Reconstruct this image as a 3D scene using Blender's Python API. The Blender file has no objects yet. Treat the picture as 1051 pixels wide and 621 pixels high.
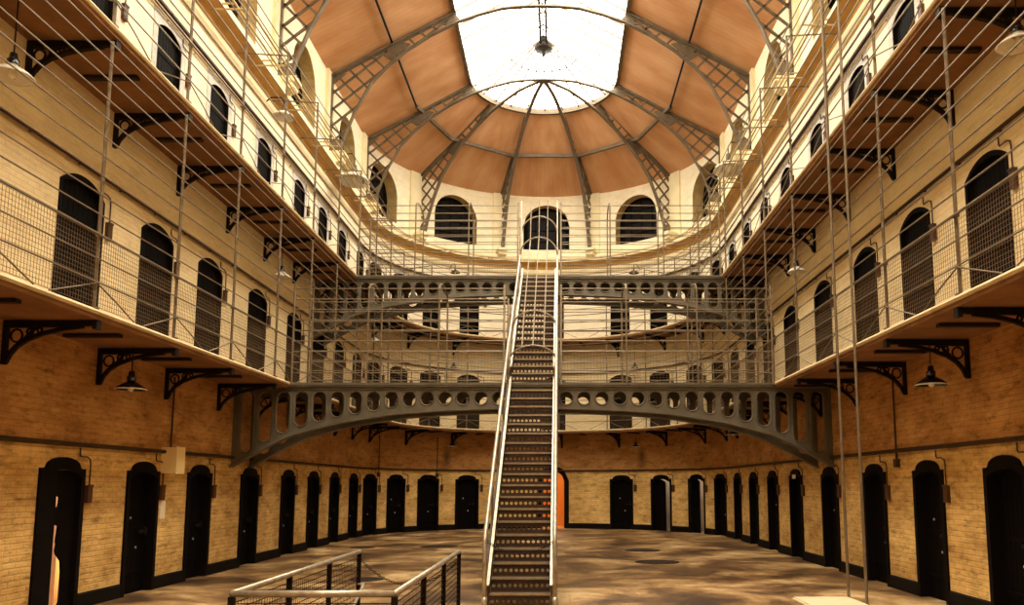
import bpy, math, random
from mathutils import Vector, Matrix
random.seed(7)
SC = bpy.context.scene
COL = SC.collection
PI = math.pi
# ------------------------------------------------------------------ camera
cam_d = bpy.data.cameras.new('camera'); cam = bpy.data.objects.new('camera', cam_d); COL.objects.link(cam)
cam_d.sensor_width = 36.0; cam_d.lens = 820.0 / 1051.0 * 36.0
cam_d.shift_x = (525.5 - 575.0) / 1051.0
cam_d.shift_y = (398.7 - 310.5) / 1051.0
cam_d.clip_end = 200
cam.location = (0.6, 0.0, 1.8)
cam.rotation_euler = (math.radians(90 + 6.87), 0, 0)
SC.camera = cam
# ------------------------------------------------------------------ light and exposure
SC.view_settings.view_transform = 'Standard'
SC.view_settings.look = 'None'
SC.view_settings.exposure = 0.8
SC.view_settings.gamma = 1.0
SC.view_settings.use_curve_mapping = False
wd = bpy.data.worlds.new('daylight'); SC.world = wd; wd.use_nodes = True
wbg = wd.node_tree.nodes['Background']
wbg.inputs['Color'].default_value = (1.0, 0.91, 0.74, 1)
wbg.inputs['Strength'].default_value = 10.0
pl = bpy.data.lights.new('skylight_portal', 'AREA'); pl.shape = 'RECTANGLE'; pl.size = 5.3; pl.size_y = 36.0
pl.cycles.is_portal = True
po = bpy.data.objects.new('skylight_portal', pl); COL.objects.link(po); po.location = (0, 12.0, 16.55)
SC.cycles.max_bounces = 10
SC.cycles.diffuse_bounces = 4
SC.cycles.sample_clamp_indirect = 6.0

# ------------------------------------------------------------------ materials
def lin(c):
    return tuple(((v / 255) / 12.92 if v / 255 <= 0.04045 else ((v / 255 + 0.055) / 1.055) ** 2.4) for v in c)
def mat(name, rgb, rough=0.7, metal=0.0, noise=0.0, scale=4.0, rgb2=None, bump=0.0, spec=0.3):
    m = bpy.data.materials.new(name); m.use_nodes = True
    nt = m.node_tree; b = nt.nodes['Principled BSDF']
    b.inputs['Roughness'].default_value = rough; b.inputs['Metallic'].default_value = metal
    b.inputs['Specular IOR Level'].default_value = spec
    c = lin(rgb) + (1,)
    b.inputs['Base Color'].default_value = c
    if noise or rgb2:
        tc = nt.nodes.new('ShaderNodeTexCoord'); n = nt.nodes.new('ShaderNodeTexNoise')
        n.inputs['Scale'].default_value = scale; n.inputs['Detail'].default_value = 6; n.inputs['Roughness'].default_value = 0.65
        nt.links.new(tc.outputs['Object'], n.inputs['Vector'])
        r = nt.nodes.new('ShaderNodeValToRGB')
        c2 = (lin(rgb2) + (1,)) if rgb2 else tuple(v * (1 - noise) for v in c[:3]) + (1,)
        r.color_ramp.elements[0].position = 0.38; r.color_ramp.elements[0].color = c2
        r.color_ramp.elements[1].position = 0.62; r.color_ramp.elements[1].color = c
        nt.links.new(n.outputs['Fac'], r.inputs['Fac']); nt.links.new(r.outputs['Color'], b.inputs['Base Color'])
        if bump:
            bp = nt.nodes.new('ShaderNodeBump'); bp.inputs['Strength'].default_value = bump; bp.inputs['Distance'].default_value = 0.03
            nt.links.new(n.outputs['Fac'], bp.inputs['Height']); nt.links.new(bp.outputs['Normal'], b.inputs['Normal'])
    return m

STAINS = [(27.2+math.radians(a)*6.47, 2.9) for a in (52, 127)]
def wall_material():
    """painted brickwork: ochre paint at the bottom storey with gallery shade painted along its top, cream above; streaky dirt, courses of brick, worn patches"""
    m = bpy.data.materials.new('painted_brick'); m.use_nodes = True
    nt = m.node_tree; N = nt.nodes; L = nt.links; b = N['Principled BSDF']
    b.inputs['Roughness'].default_value = 0.8; b.inputs['Specular IOR Level'].default_value = 0.2
    uv = N.new('ShaderNodeUVMap'); uv.uv_map = 'UVMap'
    sep = N.new('ShaderNodeSeparateXYZ'); L.new(uv.outputs['UV'], sep.inputs[0])
    zr = N.new('ShaderNodeMapRange'); zr.inputs['From Min'].default_value = 0; zr.inputs['From Max'].default_value = 15
    L.new(sep.outputs['Y'], zr.inputs['Value'])
    wob = N.new('ShaderNodeTexNoise'); wob.inputs['Scale'].default_value = 1.3; L.new(uv.outputs['UV'], wob.inputs['Vector'])
    wm = N.new('ShaderNodeMath'); wm.operation = 'MULTIPLY_ADD'; wm.inputs[1].default_value = 0.012; wm.inputs[2].default_value = -0.006
    L.new(wob.outputs['Fac'], wm.inputs[0])
    ad = N.new('ShaderNodeMath'); ad.operation = 'ADD'; L.new(zr.outputs['Result'], ad.inputs[0]); L.new(wm.outputs[0], ad.inputs[1])
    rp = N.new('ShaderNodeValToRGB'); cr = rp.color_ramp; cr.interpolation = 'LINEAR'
    stops = [(0.0, PAINT_LOW), (2.36, PAINT_LOW), (2.40, SHADE_BAND), (3.9, SHADE_BAND), (4.0, PAINT_MID), (7.6, PAINT_MID), (7.8, PAINT_TOP)]
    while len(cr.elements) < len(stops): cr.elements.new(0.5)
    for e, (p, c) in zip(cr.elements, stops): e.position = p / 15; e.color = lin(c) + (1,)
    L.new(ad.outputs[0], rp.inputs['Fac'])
    # blotches
    n1 = N.new('ShaderNodeTexNoise'); n1.inputs['Scale'].default_value = 0.9; n1.inputs['Detail'].default_value = 8; n1.inputs['Roughness'].default_value = 0.7
    mp = N.new('ShaderNodeMapping'); mp.inputs['Scale'].default_value = (1, 1.8, 1); L.new(uv.outputs['UV'], mp.inputs['Vector']); L.new(mp.outputs[0], n1.inputs['Vector'])
    r1 = N.new('ShaderNodeValToRGB'); r1.color_ramp.elements[0].position = 0.36; r1.color_ramp.elements[0].color = (0.50, 0.40, 0.28, 1)
    r1.color_ramp.elements[1].position = 0.62; r1.color_ramp.elements[1].color = (1, 1, 1, 1); L.new(n1.outputs['Fac'], r1.inputs['Fac'])
    mx = N.new('ShaderNodeMixRGB'); mx.blend_type = 'MULTIPLY'
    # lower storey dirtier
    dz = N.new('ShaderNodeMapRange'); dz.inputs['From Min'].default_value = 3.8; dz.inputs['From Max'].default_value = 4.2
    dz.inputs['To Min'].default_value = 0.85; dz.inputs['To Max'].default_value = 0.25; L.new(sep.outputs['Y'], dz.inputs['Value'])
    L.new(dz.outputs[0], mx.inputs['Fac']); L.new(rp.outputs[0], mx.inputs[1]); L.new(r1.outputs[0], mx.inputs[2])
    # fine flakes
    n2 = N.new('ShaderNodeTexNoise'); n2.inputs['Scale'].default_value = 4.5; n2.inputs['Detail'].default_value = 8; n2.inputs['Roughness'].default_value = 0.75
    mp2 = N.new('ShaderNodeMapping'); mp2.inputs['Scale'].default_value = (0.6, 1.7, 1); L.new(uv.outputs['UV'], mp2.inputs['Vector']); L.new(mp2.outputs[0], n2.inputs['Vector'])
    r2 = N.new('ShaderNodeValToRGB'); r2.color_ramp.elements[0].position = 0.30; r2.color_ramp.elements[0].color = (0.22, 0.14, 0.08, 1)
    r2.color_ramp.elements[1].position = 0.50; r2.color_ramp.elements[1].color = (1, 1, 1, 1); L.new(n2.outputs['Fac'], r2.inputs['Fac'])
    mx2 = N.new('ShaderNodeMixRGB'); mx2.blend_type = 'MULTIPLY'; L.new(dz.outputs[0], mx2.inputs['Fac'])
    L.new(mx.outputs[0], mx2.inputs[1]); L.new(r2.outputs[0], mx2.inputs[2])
    # brick courses
    bt = N.new('ShaderNodeTexBrick'); bt.inputs['Scale'].default_value = 1.0; bt.inputs['Brick Width'].default_value = 0.24; bt.inputs['Row Height'].default_value = 0.08
    bt.inputs['Mortar Size'].default_value = 0.012; bt.inputs['Mortar Smooth'].default_value = 0.6
    bt.inputs['Color1'].default_value = (1, 1, 1, 1); bt.inputs['Color2'].default_value = (0.88, 0.84, 0.78, 1); bt.inputs['Mortar'].default_value = (0.7, 0.6, 0.5, 1)
    L.new(uv.outputs['UV'], bt.inputs['Vector'])
    mx3 = N.new('ShaderNodeMixRGB'); mx3.blend_type = 'MULTIPLY'
    bz = N.new('ShaderNodeMapRange'); bz.inputs['From Min'].default_value = 3.0; bz.inputs['From Max'].default_value = 8.0
    bz.inputs['To Min'].default_value = 0.48; bz.inputs['To Max'].default_value = 0.06; L.new(sep.outputs['Y'], bz.inputs['Value'])
    L.new(bz.outputs[0], mx3.inputs['Fac']); L.new(mx2.outputs[0], mx3.inputs[1]); L.new(bt.outputs['Color'], mx3.inputs[2])
    last = mx3.outputs[0]
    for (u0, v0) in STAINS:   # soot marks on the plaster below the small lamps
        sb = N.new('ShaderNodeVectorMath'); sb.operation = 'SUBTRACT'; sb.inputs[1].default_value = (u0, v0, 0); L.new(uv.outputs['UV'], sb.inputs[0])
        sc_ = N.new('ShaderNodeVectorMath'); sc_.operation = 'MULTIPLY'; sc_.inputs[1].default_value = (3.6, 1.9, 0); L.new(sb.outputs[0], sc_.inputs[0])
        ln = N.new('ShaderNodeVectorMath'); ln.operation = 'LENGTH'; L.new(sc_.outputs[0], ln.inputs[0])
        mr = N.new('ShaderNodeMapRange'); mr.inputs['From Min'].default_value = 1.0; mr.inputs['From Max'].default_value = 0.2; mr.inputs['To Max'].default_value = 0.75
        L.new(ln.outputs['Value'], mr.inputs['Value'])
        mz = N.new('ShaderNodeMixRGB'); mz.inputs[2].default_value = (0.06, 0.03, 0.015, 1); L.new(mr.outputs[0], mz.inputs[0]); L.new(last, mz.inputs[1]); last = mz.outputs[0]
    L.new(last, b.inputs['Base Color'])
    bp = N.new('ShaderNodeBump'); bp.inputs['Strength'].default_value = 0.5; bp.inputs['Distance'].default_value = 0.02
    ml = N.new('ShaderNodeMath'); ml.operation = 'MULTIPLY_ADD'; ml.inputs[1].default_value = 0.6
    L.new(bt.outputs['Fac'], ml.inputs[0]); ml.inputs[1].default_value = -0.5; L.new(n2.outputs['Fac'], ml.inputs[2])
    L.new(ml.outputs[0], bp.inputs['Height']); L.new(bp.outputs['Normal'], b.inputs['Normal'])
    return m
PAINT_LOW = (242, 204, 132); SHADE_BAND = (212, 160, 98); PAINT_MID = (250, 230, 184); PAINT_TOP = (250, 240, 214)  # the band's darker ochre has the lower gallery's shade painted in

def floor_material():
    m = bpy.data.materials.new('worn_stone_floor'); m.use_nodes = True
    nt = m.node_tree; N = nt.nodes; L = nt.links; b = N['Principled BSDF']
    tc = N.new('ShaderNodeTexCoord')
    n1 = N.new('ShaderNodeTexNoise'); n1.inputs['Scale'].default_value = 0.6; n1.inputs['Detail'].default_value = 10; n1.inputs['Roughness'].default_value = 0.68
    n1.inputs['Distortion'].default_value = 0.4
    L.new(tc.outputs['Object'], n1.inputs['Vector'])
    r1 = N.new('ShaderNodeValToRGB'); cr = r1.color_ramp
    cols = [(0.38, (62, 42, 25)), (0.47, (110, 80, 48)), (0.55, (160, 126, 82)), (0.66, (218, 188, 138))]
    while len(cr.elements) < 4: cr.elements.new(0.5)
    for e, (p, c) in zip(cr.elements, cols): e.position = p; e.color = lin(c) + (1,)
    L.new(n1.outputs['Fac'], r1.inputs['Fac'])
    bt = N.new('ShaderNodeTexBrick'); bt.inputs['Scale'].default_value = 1; bt.inputs['Brick Width'].default_value = 1.5; bt.inputs['Row Height'].default_value = 0.9
    bt.inputs['Mortar Size'].default_value = 0.015; bt.inputs['Color1'].default_value = (1, 1, 1, 1); bt.inputs['Color2'].default_value = (0.78, 0.74, 0.7, 1)
    bt.inputs['Mortar'].default_value = (0.55, 0.45, 0.38, 1)
    L.new(tc.outputs['Object'], bt.inputs['Vector'])
    mx = N.new('ShaderNodeMixRGB'); mx.blend_type = 'MULTIPLY'; mx.inputs[0].default_value = 0.5
    L.new(r1.outputs[0], mx.inputs[1]); L.new(bt.outputs[0], mx.inputs[2]); L.new(mx.outputs[0], b.inputs['Base Color'])
    rr = N.new('ShaderNodeMapRange'); rr.inputs['To Min'].default_value = 0.32; rr.inputs['To Max'].default_value = 0.62
    L.new(n1.outputs['Fac'], rr.inputs['Value']); L.new(rr.outputs[0], b.inputs['Roughness'])
    bp = N.new('ShaderNodeBump'); bp.inputs['Strength'].default_value = 0.15; bp.inputs['Distance'].default_value = 0.02
    L.new(n1.outputs['Fac'], bp.inputs['Height']); L.new(bp.outputs[0], b.inputs['Normal'])
    return m
def roof_material():
    m = bpy.data.materials.new('tan_boarded_roof'); m.use_nodes = True
    nt = m.node_tree; N = nt.nodes; L = nt.links; b = N['Principled BSDF']; b.inputs['Roughness'].default_value = 0.75
    b.inputs['Specular IOR Level'].default_value = 0.2
    uv = N.new('ShaderNodeUVMap'); uv.uv_map = 'UVMap'
    n1 = N.new('ShaderNodeTexNoise'); n1.inputs['Scale'].default_value = 1.2; n1.inputs['Detail'].default_value = 7
    mp = N.new('ShaderNodeMapping'); mp.inputs['Scale'].default_value = (0.9, 0.5, 1); L.new(uv.outputs[0], mp.inputs[0]); L.new(mp.outputs[0], n1.inputs['Vector'])
    r = N.new('ShaderNodeValToRGB'); r.color_ramp.elements[0].position = 0.35; r.color_ramp.elements[0].color = lin((196, 142, 100)) + (1,)
    r.color_ramp.elements[1].position = 0.65; r.color_ramp.elements[1].color = lin((216, 170, 132)) + (1,)
    L.new(n1.outputs['Fac'], r.inputs[0])
    w = N.new('ShaderNodeTexWave'); w.wave_type = 'BANDS'; w.bands_direction = 'X'; w.inputs['Scale'].default_value = 1.6
    w.inputs['Distortion'].default_value = 0
    L.new(uv.outputs[0], w.inputs['Vector'])
    r2 = N.new('ShaderNodeValToRGB'); r2.color_ramp.elements[0].position = 0.0; r2.color_ramp.elements[0].color = (0.91, 0.88, 0.85, 1)
    r2.color_ramp.elements[1].position = 0.06; r2.color_ramp.elements[1].color = (1, 1, 1, 1); L.new(w.outputs['Fac'], r2.inputs[0])
    mx = N.new('ShaderNodeMixRGB'); mx.blend_type = 'MULTIPLY'; mx.inputs[0].default_value = 1
    L.new(r.outputs[0], mx.inputs[1]); L.new(r2.outputs[0], mx.inputs[2]); L.new(mx.outputs[0], b.inputs['Base Color'])
    return m
def glass_material():
    m = bpy.data.materials.new('roof_glass'); m.use_nodes = True
    nt = m.node_tree; nt.nodes.remove(nt.nodes['Principled BSDF']); out = nt.nodes['Material Output']
    t = nt.nodes.new('ShaderNodeBsdfTransparent'); t.inputs['Color'].default_value = (0.93, 0.93, 0.9, 1)
    g = nt.nodes.new('ShaderNodeBsdfGlossy'); g.inputs['Roughness'].default_value = 0.15
    x = nt.nodes.new('ShaderNodeMixShader'); x.inputs[0].default_value = 0.05
    nt.links.new(t.outputs[0], x.inputs[1]); nt.links.new(g.outputs[0], x.inputs[2]); nt.links.new(x.outputs[0], out.inputs[0])
    return m
def emis(name, rgb, s):
    m = bpy.data.materials.new(name); m.use_nodes = True
    b = m.node_tree.nodes['Principled BSDF']; b.inputs['Emission Color'].default_value = lin(rgb) + (1,); b.inputs['Emission Strength'].default_value = s
    return m
M = dict(
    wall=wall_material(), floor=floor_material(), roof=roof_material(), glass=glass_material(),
    cream=mat('cream_paint', (240, 226, 188), 0.7, noise=0.12, scale=2),
    cornice=mat('shaded_cove_ochre', (206, 162, 92), 0.7, noise=0.2, scale=2),  # ochre carries the shade of the cove between cream mouldings
    slab=mat('brown_stone_slab', (150, 106, 66), 0.8, noise=0.35, scale=1.5, bump=0.2),
    lip=mat('pale_slab_nosing', (216, 190, 146), 0.6, noise=0.25, scale=3),
    reveal=mat('shaded_cream_reveal', (206, 178, 122), 0.8, noise=0.25, scale=3),  # cream plaster; the shade in the deep openings is put into its tan
    black=mat('black_door_paint', (13, 8, 6), 0.7, noise=0.4, scale=5, spec=0.06),
    blackframe=mat('black_frame_paint', (17, 11, 8), 0.7, noise=0.3, scale=5, spec=0.08),
    base=mat('black_skirting_paint', (20, 14, 10), 0.7, noise=0.4, scale=3, spec=0.1),
    rail=mat('grey_railing_paint', (128, 113, 93), 0.45, metal=0.35, noise=0.2, scale=6),
    post=mat('grey_post_paint', (122, 105, 84), 0.5, metal=0.25, noise=0.3, scale=8),
    wire=mat('rusty_mesh_wire', (120, 98, 72), 0.6, metal=0.4),
    girder=mat('grey_girder_paint', (106, 98, 84), 0.45, metal=0.15, noise=0.3, scale=3),
    truss=mat('grey_truss_paint', (112, 98, 82), 0.5, metal=0.15, noise=0.3, scale=3),
    iron=mat('dark_cast_iron', (28, 20, 15), 0.65, noise=0.3, scale=5, spec=0.15),
    beam=mat('dark_bearer', (40, 26, 17), 0.7),
    pipe=mat('brown_conduit', (66, 44, 28), 0.6, noise=0.3, scale=5),
    palepipe=mat('cream_pipe', (206, 180, 130), 0.6, noise=0.3, scale=5),
    galv=mat('bright_worn_steel', (186, 174, 156), 0.36, metal=0.5, noise=0.35, scale=9),
    tread=mat('dark_tread_iron', (70, 52, 38), 0.5, metal=0.2, noise=0.3, scale=6),
    nosing=mat('worn_tread_edge', (158, 140, 116), 0.4, metal=0.4, noise=0.3, scale=12),
    riser=mat('dark_riser_iron', (70, 50, 36), 0.55, metal=0.15, noise=0.3, scale=6),
    darkenamel=mat('black_enamel', (26, 24, 22), 0.25, spec=0.6),
    whiteenamel=mat('white_enamel', (226, 220, 206), 0.3, spec=0.5),
    bulb=mat('clear_bulb', (240, 236, 220), 0.1, spec=0.8),
    boxbrown=mat('brown_box_paint', (74, 46, 26), 0.5),
    boxcream=mat('cream_box_paint', (236, 208, 150), 0.5),
    paper=mat('white_notice', (238, 226, 200), 0.8),
    pane=mat('dark_window_glass', (16, 11, 9), 0.6, spec=0.15),
    plaster=mat('white_door_surround', (206, 202, 196), 0.8, noise=0.3, scale=5),
    cellwall=mat('cell_interior_plaster', (170, 158, 140), 0.8, noise=0.2, scale=3),
    cellpink=mat('cell_interior_pink_plaster', (226, 190, 160), 0.8, noise=0.15, scale=3),
    orange=mat('orange_passage_plaster', (226, 160, 84), 0.8),
    pale=mat('pale_floor_board', (226, 206, 170), 0.6, noise=0.1, scale=3),
    drain=mat('dark_drain_iron', (46, 34, 26), 0.7, noise=0.3, scale=10),
    steelbolt=mat('polished_bolt', (230, 225, 215), 0.3, metal=0.6),
    soot=mat('soot', (84, 54, 30), 0.9),
)
# ------------------------------------------------------------------ mesh helpers
class MB:
    def __init__(s): s.v = []; s.f = []; s.uv = {}; s.sm = []
    def quad(s, a, b, c, d, uv=None):
        n = len(s.v); s.v += [tuple(a), tuple(b), tuple(c), tuple(d)]; s.f.append((n, n+1, n+2, n+3))
        if uv: s.uv[len(s.f)-1] = uv
    def poly(s, pts):
        n = len(s.v); s.v += [tuple(p) for p in pts]; s.f.append(tuple(range(n, n+len(pts))))
    def box(s, x0, x1, y0, y1, z0, z1):
        n = len(s.v)
        s.v += [(x0,y0,z0),(x1,y0,z0),(x1,y1,z0),(x0,y1,z0),(x0,y0,z1),(x1,y0,z1),(x1,y1,z1),(x0,y1,z1)]
        for f in ((0,3,2,1),(4,5,6,7),(0,1,5,4),(1,2,6,5),(2,3,7,6),(3,0,4,7)): s.f.append(tuple(n+i for i in f))
    def sweep(s, rings, close=True, caps=True):
        """rings: list of equal-length point lists"""
        n0 = len(s.v); k = len(rings[0])
        for r in rings: s.v += [tuple(p) for p in r]
        for i in range(len(rings)-1):
            a = n0+i*k; b = a+k
            for j in range(k if close else k-1):
                j2 = (j+1) % k; s.f.append((a+j, a+j2, b+j2, b+j))
        if caps and close:
            s.f.append(tuple(n0+j for j in range(k))[::-1]); e = n0+(len(rings)-1)*k; s.f.append(tuple(e+j for j in range(k)))
    def tube(s, pts, r, n=6, closed=False):
        pts = [Vector(p) for p in pts]; rings = []; N = len(pts); up = None
        for i, p in enumerate(pts):
            a = pts[(i-1) % N] if (closed or i > 0) else p; b = pts[(i+1) % N] if (closed or i < N-1) else p
            t = (b-a).normalized()
            if up is None:
                up = Vector((0,0,1)) if abs(t.z) < 0.9 else Vector((1,0,0))
            u = up - t*up.dot(t)
            if u.length < 1e-4: u = Vector((0,1,0)) - t*t.y
            u.normalize(); w = t.cross(u); up = u
            rr = r[i] if isinstance(r, (list, tuple)) else r
            rings.append([p+u*rr*math.cos(2*PI*j/n)+w*rr*math.sin(2*PI*j/n) for j in range(n)])
        if closed: rings.append(rings[0])
        s.sweep(rings, True, not closed)
    def bar(s, p, q, u, w1, w2):
        """rectangular bar from p to q, u = direction of width w1"""
        p = Vector(p); q = Vector(q); t = (q-p).normalized(); u = Vector(u); u = (u-t*u.dot(t)).normalized(); v = t.cross(u)
        R = [u*w1/2+v*w2/2, u*w1/2-v*w2/2, -u*w1/2-v*w2/2, -u*w1/2+v*w2/2]
        s.sweep([[p+k for k in R], [q+k for k in R]])
    def lathe(s, prof, n=20, c=(0,0,0)):
        rings = [[(c[0]+r*math.cos(2*PI*j/n), c[1]+r*math.sin(2*PI*j/n), c[2]+z) for j in range(n)] for r, z in prof]
        s.sweep(rings, True, False)
    def mesh(s, name, m, smooth=False):
        me = bpy.data.meshes.new(name); me.from_pydata(s.v, [], s.f)
        mats = m if isinstance(m, (list, tuple)) else [m]
        for q in mats: me.materials.append(q)
        if s.uv:
            l = me.uv_layers.new(name='UVMap')
            for fi, uv in s.uv.items():
                p = me.polygons[fi]
                for k, li in enumerate(p.loop_indices): l.data[li].uv = uv[k]
        if smooth:
            for p in me.polygons: p.use_smooth = True
        me.update(); return me
def obj(name, mb, m, parent=None, smooth=False):
    me = mb.mesh(name, m, smooth) if isinstance(mb, MB) else mb
    o = bpy.data.objects.new(name, me); COL.objects.link(o)
    if parent: o.parent = parent
    return o
def part(name, me, parent, loc=None):
    o = bpy.data.objects.new(name, me); COL.objects.link(o); o.parent = parent
    if loc: o.location = loc
    return o
def tag(o, label, cat, group=None, kind=None):
    o['label'] = label; o['category'] = cat
    if group: o['group'] = group
    if kind: o['kind'] = kind
    return o
def thing(name, label, cat, loc=(0,0,0), rz=0, group=None, kind=None):
    o = bpy.data.objects.new(name, None); COL.objects.link(o); o.location = loc; o.rotation_euler = (0,0,rz); o.empty_display_size = 0.1
    return tag(o, label, cat, group, kind)
def copy_tree(o, parent=None):
    c = o.copy(); COL.objects.link(c)
    if parent: c.parent = parent
    for ch in o.children: copy_tree(ch, c)
    return c
ORD = ['first','second','third','fourth','fifth','sixth','seventh','eighth','ninth','tenth','eleventh','twelfth','thirteenth','fourteenth']

# ------------------------------------------------------------------ plan: two straight walls joined by a half circle
R = 6.47; YC = 27.2; Y0 = -4.0
S2 = YC + PI*R; SE = S2 + (YC-Y0)
G1, G2, TOP, EAVE = 4.0, 7.78, 11.75, 14.28
def P(s, off, z):
    r = R-off
    if s <= YC: return (-r, s, z)
    if s >= S2: return (r, YC-(s-S2), z)
    t = (s-YC)/R; return (-r*math.cos(t), YC+r*math.sin(t), z)
def rotz(s):
    if s <= YC: return PI/2
    if s >= S2: return -PI/2
    return PI/2-(s-YC)/R
def sR(y): return S2+YC-y                     # path position of a point on the right-hand wall
def sA(deg): return YC+math.radians(deg)*R    # path position on the curved end
def srange(a, b, step=0.34):
    """samples from a to b: straight runs get end points only, the arc gets small steps"""
    out = [a]
    for c in [YC]+[YC+PI*R*i/60 for i in range(1, 60)]+[S2]:
        if a+1e-6 < c < b-1e-6: out.append(c)
    out.append(b); return out
SECT = {'left': (Y0, YC), 'end': (YC, S2), 'right': (S2, SE)}

def holed(mb, cols, zb, zt, holes, fn, t0, t1, uvfn=None, front=True, back=False, rev=None):
    """panel with holes. cols: break positions; zb/zt: bottom and top as functions; holes: (s0,s1,zlo(s),zhi(s)); fn(s,z,d)->xyz"""
    for a, b in zip(cols[:-1], cols[1:]):
        if b-a < 1e-6: continue
        mid = (a+b)/2
        hs = sorted([h for h in holes if h[0]-1e-6 <= a and b <= h[1]+1e-6], key=lambda h: h[2](mid))
        za, zbb = zb(a), zb(b)
        segs = []
        for h in hs:
            segs.append((za, zbb, h[2](a), h[2](b))); za, zbb = h[3](a), h[3](b)
        segs.append((za, zbb, zt(a), zt(b)))
        for (l0, l1, u0, u1) in segs:
            if max(u0-l0, u1-l1) < 1e-5: continue
            if front:
                mb.quad(fn(a,l0,t0), fn(b,l1,t0), fn(b,u1,t0), fn(a,u0,t0), uv=((a,l0),(b,l1),(b,u1),(a,u0)) if uvfn else None)
            if back: mb.quad(fn(b,l1,t1), fn(a,l0,t1), fn(a,u0,t1), fn(b,u1,t1))
        rv = rev or mb
        for h in hs:
            rv.quad(fn(a,h[3](a),t0), fn(b,h[3](b),t0), fn(b,h[3](b),t1), fn(a,h[3](a),t1))
            if h[2](mid) > zb(mid)+1e-4:
                rv.quad(fn(b,h[2](b),t0), fn(a,h[2](a),t0), fn(a,h[2](a),t1), fn(b,h[2](b),t1))
            if abs(a-h[0]) < 1e-6: rv.quad(fn(a,h[2](a),t0), fn(a,h[3](a),t0), fn(a,h[3](a),t1), fn(a,h[2](a),t1))
            if abs(b-h[1]) < 1e-6: rv.quad(fn(b,h[3](b),t0), fn(b,h[2](b),t0), fn(b,h[2](b),t1), fn(b,h[3](b),t1))

# ------------------------------------------------------------------ openings
DL = [11.4, 13.62, 15.75, 18.3, 20.88, 23.02, 25.17, 27.45]
DR = [10.58, 12.81, 15.0, 17.5, 20.02, 22.2, 24.4, 26.6]
DA_L = [15.2, 29.8, 44.5, 60.3]
DA_R = [118.7, 135.2, 152.3, 167.2]
doors_s = [('left', i, y) for i, y in enumerate(DL)] + [('left end', i, sA(d)) for i, d in enumerate(DA_L)] + \
          [('mid', 0, sA(92.8))] + [('right end', i, sA(d)) for i, d in enumerate(DA_R[::-1])] + [('right', i, sR(y)) for i, y in enumerate(DR)]
OPEN = (('left', 0), ('right end', 1), ('right end', 2))
def seg_arch(c, hw, spring, rise):
    Rr = (hw*hw+rise*rise)/(2*rise)
    return lambda s: spring+math.sqrt(max(0, Rr*Rr-(s-c)**2))-(Rr-rise)
holes = []
def add_hole(c, hw, z0, spring, rise, depth, n=8):
    holes.append(dict(s0=c-hw, s1=c+hw, lo=lambda s, z0=z0: z0, hi=seg_arch(c, hw, spring, rise), depth=depth, c=c, hw=hw, z0=z0, n=n))
for sec, i, s in doors_s:
    if sec == 'mid': add_hole(s, 0.45, 0, 1.95, 0.4, 0.25)
    else: add_hole(s, 0.43, 0, 1.9, 0.12, 0.2)
    if sec == 'mid' or (sec, i) in OPEN: holes[-1]['open'] = True
    add_hole(s, 0.49, G1, G1+2.1, 0.15, 0.12)
    add_hole(s, 0.44, G2, G2+2.05, 0.15, 0.14)
WL = [11.95, 16.45, 20.92, 25.4]
win_s = [('left', i, y) for i, y in enumerate(WL)]+[('end', i, sA(d)) for i, d in enumerate((18, 54, 90, 126, 162))]+[('right', i, sR(y)) for i, y in enumerate(WL)]
WHW, WZ0, WSP, WRI = 1.0, 11.9, 12.95, 0.95
for sec, i, s in win_s: add_hole(s, WHW, WZ0, WSP, WRI, 0.5, 16)
NB = [h for h in holes]
def wall_section(name, a, b):
    cols = set(srange(a, b)); cols |= {a, b}
    for h in NB:
        for k in range(h['n']+1):
            s = h['s0']+(h['s1']-h['s0'])*k/h['n']
            if a < s < b: cols.add(s)
    cols = sorted(cols); cc = [cols[0]]
    for c in cols[1:]:
        if c-cc[-1] > 1e-5: cc.append(c)
    hl = [(max(h['s0'], a), min(h['s1'], b), h['lo'], h['hi'], h) for h in NB if h['s1'] > a and h['s0'] < b]
    mb = MB(); rv = MB()
    dm = lambda s, z, d: P(s, -d, z)
    # two passes so that door openings and window openings get their own depth
    for h in hl: h[4]['rv'] = True
    class RV:
        def quad(self, p, q, r_, t_): rv.quad(p, q, r_, t_)
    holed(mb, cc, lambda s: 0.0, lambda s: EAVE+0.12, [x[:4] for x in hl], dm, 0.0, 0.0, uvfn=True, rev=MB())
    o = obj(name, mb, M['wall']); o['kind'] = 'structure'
    for h in hl:
        hh = h[4]; r2 = MB(); cs = [c for c in cc if h[0]-1e-6 <= c <= h[1]+1e-6]
        dep = hh['depth']
        for p, q in zip(cs[:-1], cs[1:]):
            r2.quad(dm(p,hh['hi'](p),0), dm(q,hh['hi'](q),0), dm(q,hh['hi'](q),dep), dm(p,hh['hi'](p),dep))
            if hh['z0'] > 0: r2.quad(dm(q,hh['z0'],0), dm(p,hh['z0'],0), dm(p,hh['z0'],dep), dm(q,hh['z0'],dep))
        for e in (h[0], h[1]):
            if abs(e-hh['s0']) < 1e-6 or abs(e-hh['s1']) < 1e-6:
                r2.quad(dm(e,hh['z0'],0), dm(e,hh['hi'](e),0), dm(e,hh['hi'](e),dep), dm(e,hh['z0'],dep))
        obj('opening_reveal', r2, M['reveal'] if hh['z0'] > 11 else M['blackframe'], o)
        if not hh.get('open'):
            b2 = MB()
            for p, q in zip(cs[:-1], cs[1:]): b2.quad(dm(p,hh['z0'],dep), dm(q,hh['z0'],dep), dm(q,hh['hi'](q),dep), dm(p,hh['hi'](p),dep))
            obj('leak_blocker', b2, M['black'], o)  # added black sheet, keeps outside light from leaking through closed openings
    return o
walls = {k: wall_section({'left': 'wall_left', 'end': 'wall_end', 'right': 'wall_right'}[k], *v) for k, v in SECT.items()}
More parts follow.
